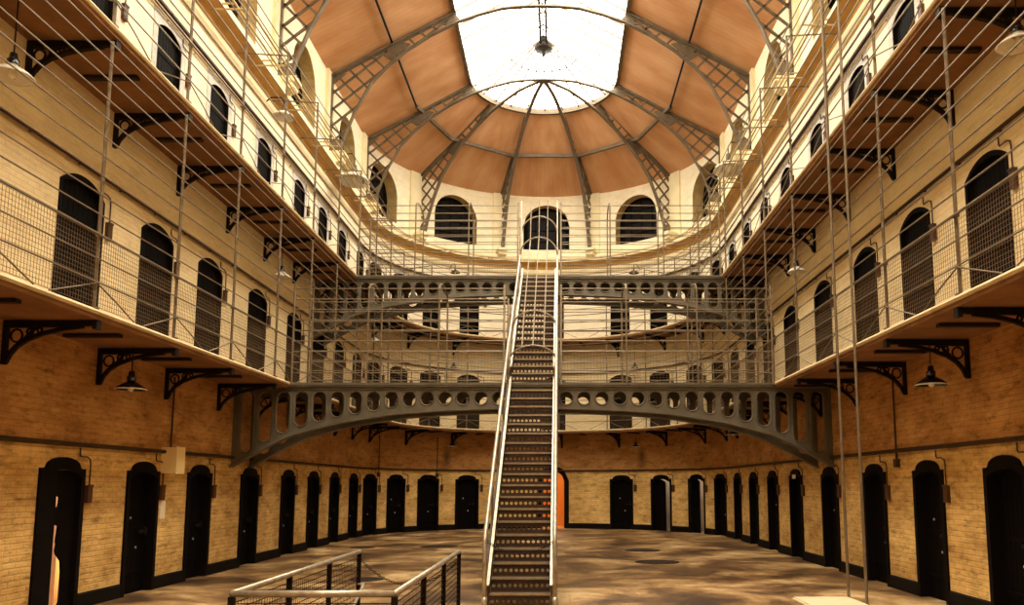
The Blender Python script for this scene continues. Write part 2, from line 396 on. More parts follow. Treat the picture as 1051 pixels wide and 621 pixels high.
mb = MB(); mb.quad((-R,Y0,0),(R,Y0,0),(R,Y0,EAVE+.1),(-R,Y0,EAVE+.1), uv=((0,0),(12.9,0),(12.9,14.3),(0,14.3)))
mb.poly([(-R,Y0,EAVE),(R,Y0,EAVE),(2.65,Y0,16.7),(0,Y0,18),(-2.65,Y0,16.7)])
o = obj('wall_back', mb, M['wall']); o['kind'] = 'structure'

# floor with the basement stair opening
HX0, HX1, HY0, HY1 = -1.78, -0.66, 6.1, 9.75
mb = MB()
mb.quad((-R-.3,Y0,0),(R+.3,Y0,0),(R+.3,HY0,0),(-R-.3,HY0,0)); mb.quad((-R-.3,HY0,0),(HX0,HY0,0),(HX0,HY1,0),(-R-.3,HY1,0))
mb.quad((HX1,HY0,0),(R+.3,HY0,0),(R+.3,HY1,0),(HX1,HY1,0)); mb.quad((-R-.3,HY1,0),(R+.3,HY1,0),(R+.3,YC+R+.4,0),(-R-.3,YC+R+.4,0))
fl = obj('floor', mb, M['floor']); fl['kind'] = 'structure'
mb = MB()
for a, b in (((HX0,HY0),(HX1,HY0)),((HX1,HY0),(HX1,HY1)),((HX1,HY1),(HX0,HY1)),((HX0,HY1),(HX0,HY0))):
    mb.quad((a[0],a[1],0),(b[0],b[1],0),(b[0],b[1],-2.6),(a[0],a[1],-2.6))
mb.quad((HX0,HY0,-2.6),(HX1,HY0,-2.6),(HX1,HY1,-2.6),(HX0,HY1,-2.6))
for k in range(11): mb.box(HX0+.01, HX1-.01, HY1-.02-(k+1)*.3, HY1-.02-k*.3, -2.6, -.2*(k+1))
o = obj('wall_basement', mb, M['reveal']); o['kind'] = 'structure'

# baseboards
for k, nm in (('left','baseboard_left'),('end','baseboard_end'),('right','baseboard_right')):
    a, b = SECT[k]; mb = MB()
    gaps = sorted((h['s0']-.07, h['s1']+.07) for h in NB if h['z0'] == 0 and h['s1'] > a and h['s0'] < b)
    cur = a; runs = []
    for g0, g1 in gaps:
        if g0 > cur: runs.append((cur, g0))
        cur = max(cur, g1)
    if cur < b: runs.append((cur, b))
    for r0, r1 in runs:
        ss = srange(r0, r1)
        mb.sweep([[P(s,0,0), P(s,.03,0), P(s,.03,.2), P(s,0,.22)] for s in ss])
    o = obj(nm, mb, M['base']); o['kind'] = 'structure'

# cornice (trim), two cream mouldings and a cove with its shade put into the colour
TR = [(-.05,10.78),(.05,10.78),(.09,10.86),(.09,10.96),(.05,11.0)]
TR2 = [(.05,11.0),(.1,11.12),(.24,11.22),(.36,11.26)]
TR3 = [(.36,11.26),(.36,11.34),(.32,11.38),(.32,11.46),(.26,11.5),(-.05,11.56)]
for n, (k, (a, b)) in enumerate(SECT.items()):
    ss = srange(a, b); mb = MB(); mb.sweep([[P(s,f,z) for f, z in TR] for s in ss], close=False)
    o = obj('trim_%d' % (n+1), mb, M['cream']); o['kind'] = 'structure'
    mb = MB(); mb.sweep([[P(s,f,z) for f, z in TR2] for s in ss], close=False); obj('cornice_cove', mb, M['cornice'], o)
    mb = MB(); mb.sweep([[P(s,f,z) for f, z in TR3] for s in ss], close=False); obj('cornice_top', mb, M['cream'], o)

# ------------------------------------------------------------------ roof: boarded slopes up to a long glazed opening
RZ = [(R+.02, EAVE), (4.55, 15.32), (2.65, 16.36)]
def roofpt(s, lvl, facet=False):
    r, z = RZ[lvl]
    if s <= YC: return Vector((-r, s, z))
    if s >= S2: return Vector((r, YC-(s-S2), z))
    t = (s-YC)/R
    if lvl == 1:
        # straight purlin chords between the ribs at 18, 54, 90 ... degrees from the axis
        d = math.degrees(t); br = [0, 36, 72, 108, 144, 180]
        for p, q in zip(br[:-1], br[1:]):
            if p <= d <= q+1e-6:
                A = Vector((-r*math.cos(math.radians(p)), YC+r*math.sin(math.radians(p)), z)); B = Vector((-r*math.cos(math.radians(q)), YC+r*math.sin(math.radians(q)), z))
                return A.lerp(B, (d-p)/(q-p))
    return Vector((-r*math.cos(t), YC+r*math.sin(t), z))
mb = MB(); ss = [Y0, 0, 5, 9.8, 14.25, 18.7, 23.1]+srange(YC+.0, S2)+[sR(y) for y in (23.1, 18.7, 14.25, 9.8, 5, 0, Y0)]
for a, b in zip(ss[:-1], ss[1:]):
    for l in (0, 1):
        mb.quad(roofpt(a,l), roofpt(b,l), roofpt(b,l+1), roofpt(a,l+1), uv=((a,l*2.1),(b,l*2.1),(b,l*2.1+2.1),(a,l*2.1+2.1)))
ceil = obj('ceiling', mb, M['roof']); ceil['kind'] = 'structure'
# curb around the glazed opening, purlins, eave moulding
mb = MB(); mb.sweep([[Vector(roofpt(s,2))+Vector((0,0,0)), Vector(roofpt(s,2))+Vector((0,0,.1))] for s in ss], close=False)
obj('skylight_curb', mb, M['truss'], ceil)
def offs(s, r, z):
    if s <= YC: return (-r, s, z)
    if s >= S2: return (r, YC-(s-S2), z)
    t = (s-YC)/R; return (-r*math.cos(t), YC+r*math.sin(t), z)
mb = MB(); mb.sweep([[offs(s,2.62,16.24), offs(s,2.74,16.24), offs(s,2.74,16.34), offs(s,2.62,16.34)] for s in ss]); obj('curb_edge', mb, M['truss'], ceil)
def purlin(a, b, w=.05, m='iron'):
    A, B = roofpt(a, 1), roofpt(b, 1); mb = MB(); mb.bar(A-Vector((0,0,.07)), B-Vector((0,0,.07)), (0,0,1), w*1.2, w); obj('purlin', mb, M[m], ceil)
TY = [9.8, 14.25, 18.7, 23.12, 27.65]
for a, b in zip([0]+TY[:-1], TY): purlin(a, min(b, YC)); purlin(sR(min(b, YC)), sR(a))
for p in range(5): purlin(sA(36*p), sA(36*p+36), .10, 'truss')

# ------------------------------------------------------------------ pilasters and corbels (parts of their wall)
def local_box(s, u0, u1, y0, y1, z0, z1, name, m, parent):
    mb = MB(); mb.box(u0, u1, y0, y1, z0, z1); o = obj(name, mb, m, parent); o.location = P(s, 0, 0); o.rotation_euler = (0,0,rotz(s)); return o
truss_s = [('left', y) for y in TY[:-1]]+[('left', YC+.35)]+[('end', sA(d)) for d in (36, 72, 108, 144)]+[('right', sR(YC)-.35)]+[('right', sR(y)) for y in TY[:-1][::-1]]
for k, s in truss_s:
    w = walls['left' if s < YC+.5 else 'right' if s > S2-.5 else 'end']
    local_box(s, -.32, .32, -.1, .02, 11.5, 14.3, 'pilaster', M['cream'], w)
    mb = MB(); mb.box(-.2, .2, -.62, .0, 11.62, 11.75); mb.sweep([[(-.17,0,11.25),(.17,0,11.25),(.17,0,11.62),(-.17,0,11.62)],[(-.17,-.55,11.48),(.17,-.55,11.48),(.17,-.55,11.62),(-.17,-.55,11.62)]])
    o = obj('corbel', mb, M['cream'], w); o.location = P(s, 0, 0); o.rotation_euler = (0,0,rotz(s))

# ------------------------------------------------------------------ roof trusses
ARCH = [(6.08,11.75),(5.93,12.3),(5.62,13.12),(5.17,13.98),(4.7,14.52),(4.1,15.05),(3.4,15.53),(2.6,15.96),(1.9,16.22),(1.2,16.42),(.6,16.48),(0,16.5)]
def arch_z(a):
    for (a0, z0), (a1, z1) in zip(ARCH[:-1], ARCH[1:]):
        if a1 <= a <= a0: return z0+(z1-z0)*(a0-a)/(a0-a1)
    return 11.75 if a > 6.08 else 16.5
def top_z(a):
    if a >= 4.55: return EAVE-.10+(15.22-EAVE+.10)*(6.4-a)/(6.4-4.55)
    return 15.22+(16.30-15.22)*(4.55-a)/1.9
def truss_parts(dirx, diry, root):
    """half truss whose outward radial direction is (dirx, diry)"""
    T = lambda a, z: (a*dirx, a*diry, z)
    nrm = (-diry, dirx, 0)
    mb = MB(); mb.bar(T(6.36,11.75), T(6.36,EAVE-.1), nrm, .12, .06); obj('wall_post', mb, M['truss'], root)
    mb = MB(); mb.bar(T(6.4,EAVE-.10), T(4.55,15.22), nrm, .18, .07); mb.bar(T(4.55,15.22), T(2.62,16.29), nrm, .18, .07); obj('top_chord', mb, M['truss'], root)
    mb = MB(); rings = []
    for i, (a, z) in enumerate(ARCH):
        a0, z0 = ARCH[max(0,i-1)]; a1, z1 = ARCH[min(len(ARCH)-1,i+1)]
        d = Vector((a1-a0, 0, z1-z0)).normalized(); n = Vector((-d.z, 0, d.x))
        q = []
        for w, h in ((-.07,-.025),(.07,-.025),(.07,.025),(-.07,.025)):
            c = Vector(T(a+n.x*h, z+n.z*h)); q.append(c+Vector(nrm)*w)
        rings.append(q)
    mb.sweep(rings); obj('arch_chord', mb, M['truss'], root)
    def plate(pts, th=.04):
        nonlocal mb; A = [Vector(T(a,z))+Vector(nrm)*th/2 for a, z in pts]; B = [p-Vector(nrm)*th for p in A]; mb.sweep([A, B])
    mb = MB(); plate([(6.36,11.75),(6.05,11.75),(5.96,12.15),(6.36,12.15)], .12); obj('foot_plate', mb, M['truss'], root)
    mb = MB()
    for pl_ in ([(4.9,14.93),(4.2,15.3),(4.0,15.25),(4.6,14.72)],[(3.15,15.93),(2.65,16.24),(2.5,16.08),(2.95,15.87)],[(6.36,13.9),(6.36,14.12),(5.95,14.3)]):
        mb = MB(); plate(pl_); obj('gusset_plate', mb, M['truss'], root)
    mb = MB()
    def inside(a, z): return 2.62 < a < 6.36 and z < top_z(a) and z > (arch_z(a) if a < 6.08 else 11.9)
    import itertools
    for sgn in (1, -1):
        ang = math.radians(46) if sgn > 0 else math.radians(-40)
        dx, dz = math.cos(ang), math.sin(ang); nx, nz = -dz, dx
        for k in range(-30, 31):
            off = k*.40; cx_, cz_ = 4.8+nx*off, 13.9+nz*off; run = None
            for q in range(-220, 221):
                t = q*.03; a, z = cx_+dx*t, cz_+dz*t; ins = inside(a, z)
                if ins and run is None: run = (a, z)
                if not ins and run is not None:
                    if math.hypot(a-run[0], z-run[1]) > .08: mb.bar(T(*run), T(a,z), nrm, .05, .06)
                    run = None
    obj('lattice', mb, M['truss'], root)
TN = ['nearest the camera', 'second from the camera', 'third from the camera', 'fourth from the camera, one bay before the curved end', 'at the start of the curved end']
for i, y in enumerate(TY):
    if i == 0: continue
    t = thing('roof_truss', 'full arched iron lattice roof truss spanning the hall, '+['','overhead before the skylight hip, nearest one','second nearest of the four','third nearest, crossing bright skylight','farthest, where curved end begins'][i], 'roof truss', (0,y if i < 4 else YC+.45,0), 0, 'arched roof trusses')
    truss_parts(-1, 0, t); truss_parts(1, 0, t)
for k, d in enumerate((36, 72, 108, 144)):
    t = thing('roof_rib', 'half lattice iron rib fanning from curved end wall to skylight, '+ORD[k]+' from the left', 'roof rib', (0,YC+.45,0), 0, 'ribs fanning over the curved end')
    th = math.radians(d); truss_parts(-math.cos(th)*.985, math.sin(th)*.955, t)

# ------------------------------------------------------------------ skylight lantern
sk = thing('skylight', 'long pitched glass roof lantern with hipped end above the hall', 'skylight', (0,0,0))
mb = MB(); E0, RG = 16.41, 17.9
ssk = ss
for a, b in zip(ssk[:-1], ssk[1:]):
    A = offs(a,2.65,E0); B = offs(b,2.65,E0)
    ra = (0, min(A[1],YC), RG); rb = (0, min(B[1],YC), RG)
    if ra == rb: mb.poly([A, B, ra])
    else: mb.quad(A, B, rb, ra)
obj('glass', mb, M['glass'], sk)
for i in range(40):
    y = Y0+.8*i
    if y > YC: break
    for sx in (-1, 1):
        mb = MB(); mb.bar((sx*2.65,y,E0-.03),(0,y,RG-.03),(0,1,0),.04,.05); obj('glazing_bar', mb, M['truss'], sk)
for i in range(1, 12):
    t = PI*i/12; mb = MB(); mb.bar((-2.65*math.cos(t),YC+2.65*math.sin(t),E0-.03),(0,YC,RG-.03),(0,0,1),.05,.045); obj('glazing_bar', mb, M['truss'], sk)
mb = MB()
for sx in (-.11, .11):
    for z in (RG-.32, RG-.05): mb.bar((sx,Y0,z),(sx,YC,z),(0,0,1),.07,.07)
for i in range(100):
    y = Y0+i*.31; mb.bar((-.11,y,RG-.32),(.11,y+.31,RG-.32),(0,0,1),.02,.03); mb.bar((.11,y,RG-.32),(-.11,y+.31,RG-.32),(0,0,1),.02,.03)
obj('ridge_beam', mb, M['iron'], sk)
mb = MB(); mb.lathe([(0,-.75),(.04,-.72),(.08,-.62),(.06,-.52),(.3,-.46),(.34,-.40),(.12,-.34),(.1,-.1),(.16,0),(0,.02)], 16, (0,YC,RG-.05)); obj('finial', mb, M['iron'], sk, True)
mb = MB()
ring = [(-1.25*math.cos(PI*i/16), YC+1.25*math.sin(PI*i/16), RG-.66) for i in range(17)]
mb.tube(ring, .03, 5); obj('glazing_ring', mb, M['truss'], sk)

# ------------------------------------------------------------------ upper windows
for n, (sec, i, s) in enumerate(win_s):
    side = {'left': 'left wall', 'end': 'curved end wall', 'right': 'right wall'}[sec]
    w = thing('window_%d' % (n+1), 'dark arched upper window in the %s, %s from %s' % (side, ORD[i], 'the left' if sec == 'end' else 'the camera'), 'window', P(s,-.42,0), rotz(s), 'arched upper windows', 'structure')
    hi = seg_arch(0, WHW+.18, WSP, WRI+.12); cs = [-(WHW+.18)+(2*WHW+.36)*k/16 for k in range(17)]
    mb = MB()
    for a, b in zip(cs[:-1], cs[1:]): mb.quad((a,.03,WZ0-.05),(b,.03,WZ0-.05),(b,.03,hi(b)),(a,.03,hi(a)))
    obj('pane', mb, M['pane'], w)
    mb = MB(); mb.tube([(c*.87,0,hi(c)-.12) for c in cs], .04, 4)
    for x in (-.5, 0, .5): mb.box(x-.02, x+.02, -.02, .02, WZ0, hi(x))
    for z in (WZ0+.03, 12.4, 12.9, 13.4): mb.box(-WHW+(.0 if z < 13.1 else .25), WHW-(.0 if z < 13.1 else .25), -.02, .02, z-.015, z+.015)
    obj('frame', mb, M['blackframe'], w)

# ------------------------------------------------------------------ cell doors
def hump(u):   # top edge of the painted black frame: flat shoulders, raised middle
    a = abs(u); return 2.03+(0 if a > .40 else .15*math.sqrt(max(0, 1-(a/.40)**2))) + (.01 if a <= .4 else 0)
fcols = sorted({-.52,-.43,.43,.52}|{-.43+.86*k/12 for k in range(13)}|{-.40,.40})
mb = MB(); idf = lambda s, z, d: (s, d, z)
holed(mb, fcols, lambda s: 0, hump, [(-.43,.43,lambda s: 0, seg_arch(0,.43,1.9,.12))], idf, -.035, 0.0)
for u in (-.52, .52): mb.quad((u,-.035,0),(u,0,0),(u,0,2.03),(u,-.035,2.03))
for a, b in zip(fcols[:-1], fcols[1:]): mb.quad((a,-.035,hump(a)),(b,-.035,hump(b)),(b,0,hump(b)),(a,0,hump(a)))
ME_GF = mb.mesh('door_frame', M['blackframe'])
def leaf_mesh(hw, z0, z1, rise, studs):
    mb = MB(); hi = seg_arch(0, hw, z1-rise, rise); n = 8
    for k in range(n):
        a = -hw+2*hw*k/n+.004; b = -hw+2*hw*(k+1)/n-.004
        mb.sweep([[(a,0,z0),(b,0,z0),(b,0,hi(b)),(a,0,hi(a))],[(a,.05,z0),(b,.05,z0),(b,.05,hi(b)),(a,.05,hi(a))]])
    for z in (z0+.3, z0+1.0, z0+1.65): mb.box(-hw+.02, hw-.02, -.012, .0, z, z+.09)
    if studs:
        for z in (z0+.34, z0+1.04, z0+1.69):
            for k in range(6): mb.box(-hw+.08+k*(2*hw-.16)/5-.012, -hw+.08+k*(2*hw-.16)/5+.012, -.025, -.01, z-.012, z+.012)
    mb.poly([(-hw,.055,z0),(hw,.055,z0)]+[(hw-2*hw*k/8, .055, hi(hw-2*hw*k/8)) for k in range(9)])
    return mb.mesh('door_leaf', M['black'])
ME_GL = leaf_mesh(.425, 0, 2.0, .11, True); ME_1L = leaf_mesh(.485, 0, 2.24, .15, True); ME_2L = leaf_mesh(.435, 0, 2.19, .15, False)
mb = MB(); mb.box(-.08,.10,-.05,0,.98,1.03); mb.box(.1,.16,-.06,0,.94,1.08); ME_BOLT = mb.mesh('bolt', M['iron'])
mb = MB(); mb.lathe([(0,-.018),(.018,-.012),(.022,0),(0,.0)], 8); ME_KNOB = mb.mesh('knob', M['steelbolt'])
def rimframe(hw, z1, rise, w, dep):
    mb = MB(); hi = seg_arch(0, hw, z1-rise, rise); ho = seg_arch(0, hw+w, z1-rise+.02, rise+w)
    cs = [-hw-w, -hw]+[-hw+2*hw*k/10 for k in range(1,10)]+[hw, hw+w]
    holed(mb, cs, lambda s: 0, ho, [(-hw,hw,lambda s: 0,hi)], idf, -dep, 0)
    for u in (-hw-w, hw+w): mb.quad((u,-dep,0),(u,0,0),(u,0,ho(u)),(u,-dep,ho(u)))
    for a, b in zip(cs[:-1], cs[1:]): mb.quad((a,-dep,ho(a)),(b,-dep,ho(b)),(b,0,ho(b)),(a,0,ho(a)))
    return mb
ME_1F = rimframe(.49, 2.25, .15, .06, .02).mesh('door_frame', M['blackframe'])
mb = MB(); hi2 = seg_arch(0, .44, 2.05, .15); cs = [-.6,-.44]+[-.44+.88*k/10 for k in range(1,10)]+[.44,.6]
holed(mb, cs, lambda s: 0, lambda s: 2.42, [(-.44,.44,lambda s: 0,hi2)], idf, -.012, 0); ME_2F = mb.mesh('door_surround', M['plaster'])
mb = MB(); mb.box(-.06,.06,-.055,0,-.13,.13); mb.box(-.065,.065,-.065,-.05,.11,.14); ME_BOX = mb.mesh('box_body', M['boxbrown'])
mb = MB(); mb.tube([(0,-.03,.13),(0,-.03,.44),(-.02,-.03,.52),(-.10,-.03,.55),(-.26,-.03,.55),(-.28,-.03,.58),(-.28,-.03,.68)], .011, 5); ME_CON = mb.mesh('conduit', M['pipe'])
nd = 0
LEVELS = [('ground', 0.0), ('lower gallery', G1), ('upper gallery', G2)]
for li, (lv, z0) in enumerate(LEVELS):
    for sec, i, s in doors_s:
        nd += 1
        where = {'left': 'left wall, %s from the camera' % ORD[i], 'right': 'right wall, %s from the camera' % ORD[i],
                 'left end': 'left part of the curved end, %s toward the stairs' % ORD[i], 'right end': 'right part of curved end, %s from stairs' % ORD[i], 'mid': 'centre of curved end behind the staircase'}[sec]
        where2 = where
        opened = (li == 0 and (sec, i) in OPEN)
        kind = 'black cell door' if not opened else 'open cell doorway'
        d = thing('door_%d' % nd, '%s %s, %s' % (lv, kind, where), 'door', P(s,0,z0), rotz(s), None, 'structure')
        if sec == 'mid' and li == 0:
            d['label'] = 'arched doorway in curved end behind the stairs, glowing orange inside'; d['category'] = 'doorway'
            obj('door_frame', rimframe(.45, 2.35, .4, .2, .05), M['blackframe'], d)
            mb = MB()
            for q in (((-.7,.1),(-.7,2.4)),((.7,.1),(.7,2.4)),((-.7,2.4),(.7,2.4))):
                mb.quad((q[0][0],q[0][1],0),(q[1][0],q[1][1],0),(q[1][0],q[1][1],2.6),(q[0][0],q[0][1],2.6))
            mb.quad((-.7,.1,2.6),(.7,.1,2.6),(.7,2.4,2.6),(-.7,2.4,2.6)); mb.quad((-.7,.1,.01),(.7,.1,.01),(.7,2.4,.01),(-.7,2.4,.01))
            obj('passage', mb, M['orange'], d)
            l = bpy.data.lights.new('passage_lamp', 'POINT'); l.energy = 14; l.color = (1,.88,.62); l.shadow_soft_size = .1
            lo = bpy.data.objects.new('passage_lamp', l); COL.objects.link(lo); lo.parent = d; lo.location = (0,.75,2.43)
            continue
        if li == 0:
            part('door_frame', ME_GF, d)
            if opened:
                mb = MB(); x0, x1, dd = -.6, .6, 1.7
                for q in (((x0,.26),(x0,dd)),((x0,dd),(x1,dd)),((x1,dd),(x1,.26)),((x1,.26),(.43,.26)),((-.43,.26),(x0,.26))):
                    (ax,ay),(bx,by) = q; mb.quad((ax,ay,0),(bx,by,0),(bx,by,2.3),(ax,ay,2.3))
                mb.quad((x0,.26,2.3),(x1,.26,2.3),(x1,dd,2.3),(x0,dd,2.3)); mb.quad((x0,.26,.01),(x1,.26,.01),(x1,dd,.01),(x0,dd,.01))
                obj('cell_interior', mb, M['cellpink'] if sec == 'left' else M['cellwall'], d)
                dl = bpy.data.lights.new('cell_fill_light', 'AREA'); dl.size = .5; dl.energy = 9 if sec == 'left' else 4; dl.color = (1,.88,.74)  # lamp added to brighten the cell, in place of its unseen window
                dlo = bpy.data.objects.new('cell_fill_light', dl); COL.objects.link(dlo); dlo.parent = d; dlo.location = (0,1.0,2.25)
                lf = part('door_leaf', ME_GL, d, (-.42 if sec == 'left' else .0, .2, 0))
                if sec == 'left':
                    # ragged-edged black board that leaves a torn gap showing the cell
                    edge = [(-.04,.0),(.03,.03),(.04,.10),(.17,.12),(.2,.18),(.22,.3),(.2,.5),(.16,.72),(.1,.78),(.04,.83),(.02,.88),(.04,.97),(.02,1.0),(.05,1.22),(-.06,1.25),(-.06,1.45),(.02,1.5),(.03,1.62),(-.06,1.66),(-.06,2.0)]
                    mb = MB()
                    for (xa,za),(xb,zb_) in zip(edge[:-1], edge[1:]):
                        for y in (0,.03): mb.quad((xa,y,za),(.43,y,za),(.43,y,zb_),(xb,y,zb_))
                        mb.quad((xa,0,za),(xb,0,zb_),(xb,.03,zb_),(xa,.03,za))
                    bpy.data.objects.remove(lf); lf = obj('door_leaf', mb, M['black'], d); lf.location = (0,.02,0)
                    mb = MB(); mb.box(-.43,-.07,.01,.06,0,2.02); obj('door_post', mb, M['blackframe'], d)
                else:
                    wl = .6 if i == 2 else .45
                    lf.scale = (wl, 1, 1); lf.location = (-.425*(1-wl), .13, 0)
            else:
                lf = part('door_leaf', ME_GL, d, (0,.12,0)); part('bolt', ME_BOLT, lf, (.2,0,0)); part('knob', ME_KNOB, lf, (.1,-.02,.75)).rotation_euler = (PI/2,0,0)
                if i % 2: part('knob', ME_KNOB, lf, (-.12,-.02,1.25)).rotation_euler = (PI/2,0,0)
        elif li == 1:
            part('door_frame', ME_1F, d); lf = part('door_leaf', ME_1L, d, (0,.05,0)); part('bolt', ME_BOLT, lf, (.2,0,0))
        else:
            part('door_surround', ME_2F, d); lf = part('door_leaf', ME_2L, d, (0,.07,0)); part('bolt', ME_BOLT, lf, (.2,0,0))
        # small box with its conduit beside the door
        nm = {'left': 'left wall', 'right': 'right wall', 'left end': 'left curve', 'right end': 'right curve', 'mid': 'curve'}[sec]
        off = (.63, .68, .70)[li]
        if sec != 'mid':
            bx = thing('wall_box', 'small box beside %s door, %s' % ({'ground':'ground','lower gallery':'lower-gallery','upper gallery':'upper-gallery'}[lv], where2.replace('left part of the curved end','left curve').replace('right part of curved end','right curve').replace('toward the stairs','toward stairs')), 'box', P(s+off,0,z0+(1.66,1.72,1.6)[li]), rotz(s+off), 'small brown boxes beside cell doors')
            part('box_body', ME_BOX, bx); part('conduit', ME_CON, bx)

# ------------------------------------------------------------------ gallery walkways
GOFF = 1.24
for nm, z in (('lower', G1), ('upper', G2)):
    g = thing('gallery_walkway', '%s stone gallery walkway running round both walls and the curved end' % nm, 'walkway', (0,0,z), 0, 'gallery walkways')
    ss2 = srange(Y0, SE)
    mb = MB(); mb.sweep([[P(s,-.0,-.12), P(s,GOFF-.03,-.12), P(s,GOFF-.03,-.012), P(s,-.0,-.0)] for s in ss2]); obj('slab', mb, M['slab'], g)
    mb = MB(); mb.sweep([[P(s,GOFF-.05,-.065), P(s,GOFF+.0,-.065), P(s,GOFF+.015,-.035), P(s,GOFF,-.005), P(s,GOFF-.05,.0)] for s in ss2]); obj('nosing', mb, M['lip'], g)

LP = [3.5, 5.6, 7.75, 9.86, 11.95, 14.06, 16.26, 18.4, 20.5, 22.65, 24.8, 26.95]
RP = [4.9, 7.0, 9.12, 11.2, 13.3, 15.5, 17.7, 19.8, 21.95, 24.1, 26.2]
EP = [14, 34, 54, 74, 96, 118, 138, 158, 174]
# bearer bars under the slab between the brackets
ME_BEAR = None
mb = MB(); mb.box(-.05,.05,-.98,-.2,-.045,0); ME_BEAR = mb.mesh('bearer_bar', M['beam'])
for g, z in ((o, o.location.z) for o in list(COL.objects) if o.name.startswith('gallery_walkway')):
    for a in [y+1.05 for y in LP[2:-1]]+[sA(d+9) for d in EP[:-1]]+[sR(y+1.05) for y in RP[1:-1]]:
        o = part('bearer_bar', ME_BEAR, g); p = P(a,0,-.13); o.location = p; o.rotation_euler = (0,0,rotz(a))

# ------------------------------------------------------------------ cast-iron brackets
mb = MB(); mb.box(-.035,.035,-.05,0,-.56,0); ME_BP = mb.mesh('wall_plate', M['iron'])
mb = MB(); mb.sweep([[(-.035,-.04,-.09),(.035,-.04,-.09),(.035,-.04,0),(-.035,-.04,0)],[(-.035,-1.0,-.07),(.035,-1.0,-.07),(.035,-1.0,0),(-.035,-1.0,0)],[(-.035,-1.2,-.06),(.035,-1.2,-.06),(.035,-1.2,0),(-.035,-1.2,0)]]); mb.box(-.05,.05,-1.2,-1.14,-.11,.0)
ME_BA = mb.mesh('arm', M['iron'])
mb = MB(); pts = [(-.04,-.54),(-.09,-.43),(-.17,-.33),(-.30,-.24),(-.5,-.16),(-.75,-.10),(-1.0,-.07)]
rr = []
for i, (y, z) in enumerate(pts):
    y0, z0 = pts[max(0,i-1)]; y1, z1 = pts[min(len(pts)-1,i+1)]; d = Vector((0,y1-y0,z1-z0)).normalized(); n = Vector((0,-d.z,d.y))*.024
    c = Vector((0,y,z)); rr.append([c+n+Vector((.03,0,0)), c+n-Vector((.03,0,0)), c-n-Vector((.03,0,0)), c-n+Vector((.03,0,0))])
mb.sweep(rr); ME_BB = mb.mesh('curved_brace', M['iron'])
mb = MB()
for cy, cz, r_ in ((-.16,-.19,.075),(-.33,-.14,.04),(-.45,-.12,.028)):
    mb.tube([(0,cy+r_*math.cos(2*PI*k/12),cz+r_*1.1*math.sin(2*PI*k/12)) for k in range(12)], .015, 5, True)
mb.bar((0,-.26,-.24),(0,-.4,-.08),(1,0,0),.03,.035); ME_BS = mb.mesh('scrollwork', M['iron'])
def bracket(s, z, label):
    b = thing('gallery_bracket', label, 'bracket', P(s,0,z-.13), rotz(s), 'iron brackets under the galleries')
    for nm, me in (('wall_plate',ME_BP),('arm',ME_BA),('curved_brace',ME_BB),('scrollwork',ME_BS)): part(nm, me, b)
for nm, z in (('lower', G1), ('upper', G2)):
    for j, y in enumerate(LP[2:]): bracket(y+.14, z, 'iron scroll bracket under %s gallery, left wall, %s from camera' % (nm, ORD[j]))
    for j, y in enumerate(RP[1:]): bracket(sR(y+.14), z, 'iron scroll bracket under %s gallery, right wall, %s from camera' % (nm, ORD[j]))
    for j, d in enumerate(EP): bracket(sA(d), z, 'iron scroll bracket under %s gallery, curved end, %s from left' % (nm, ORD[j]))

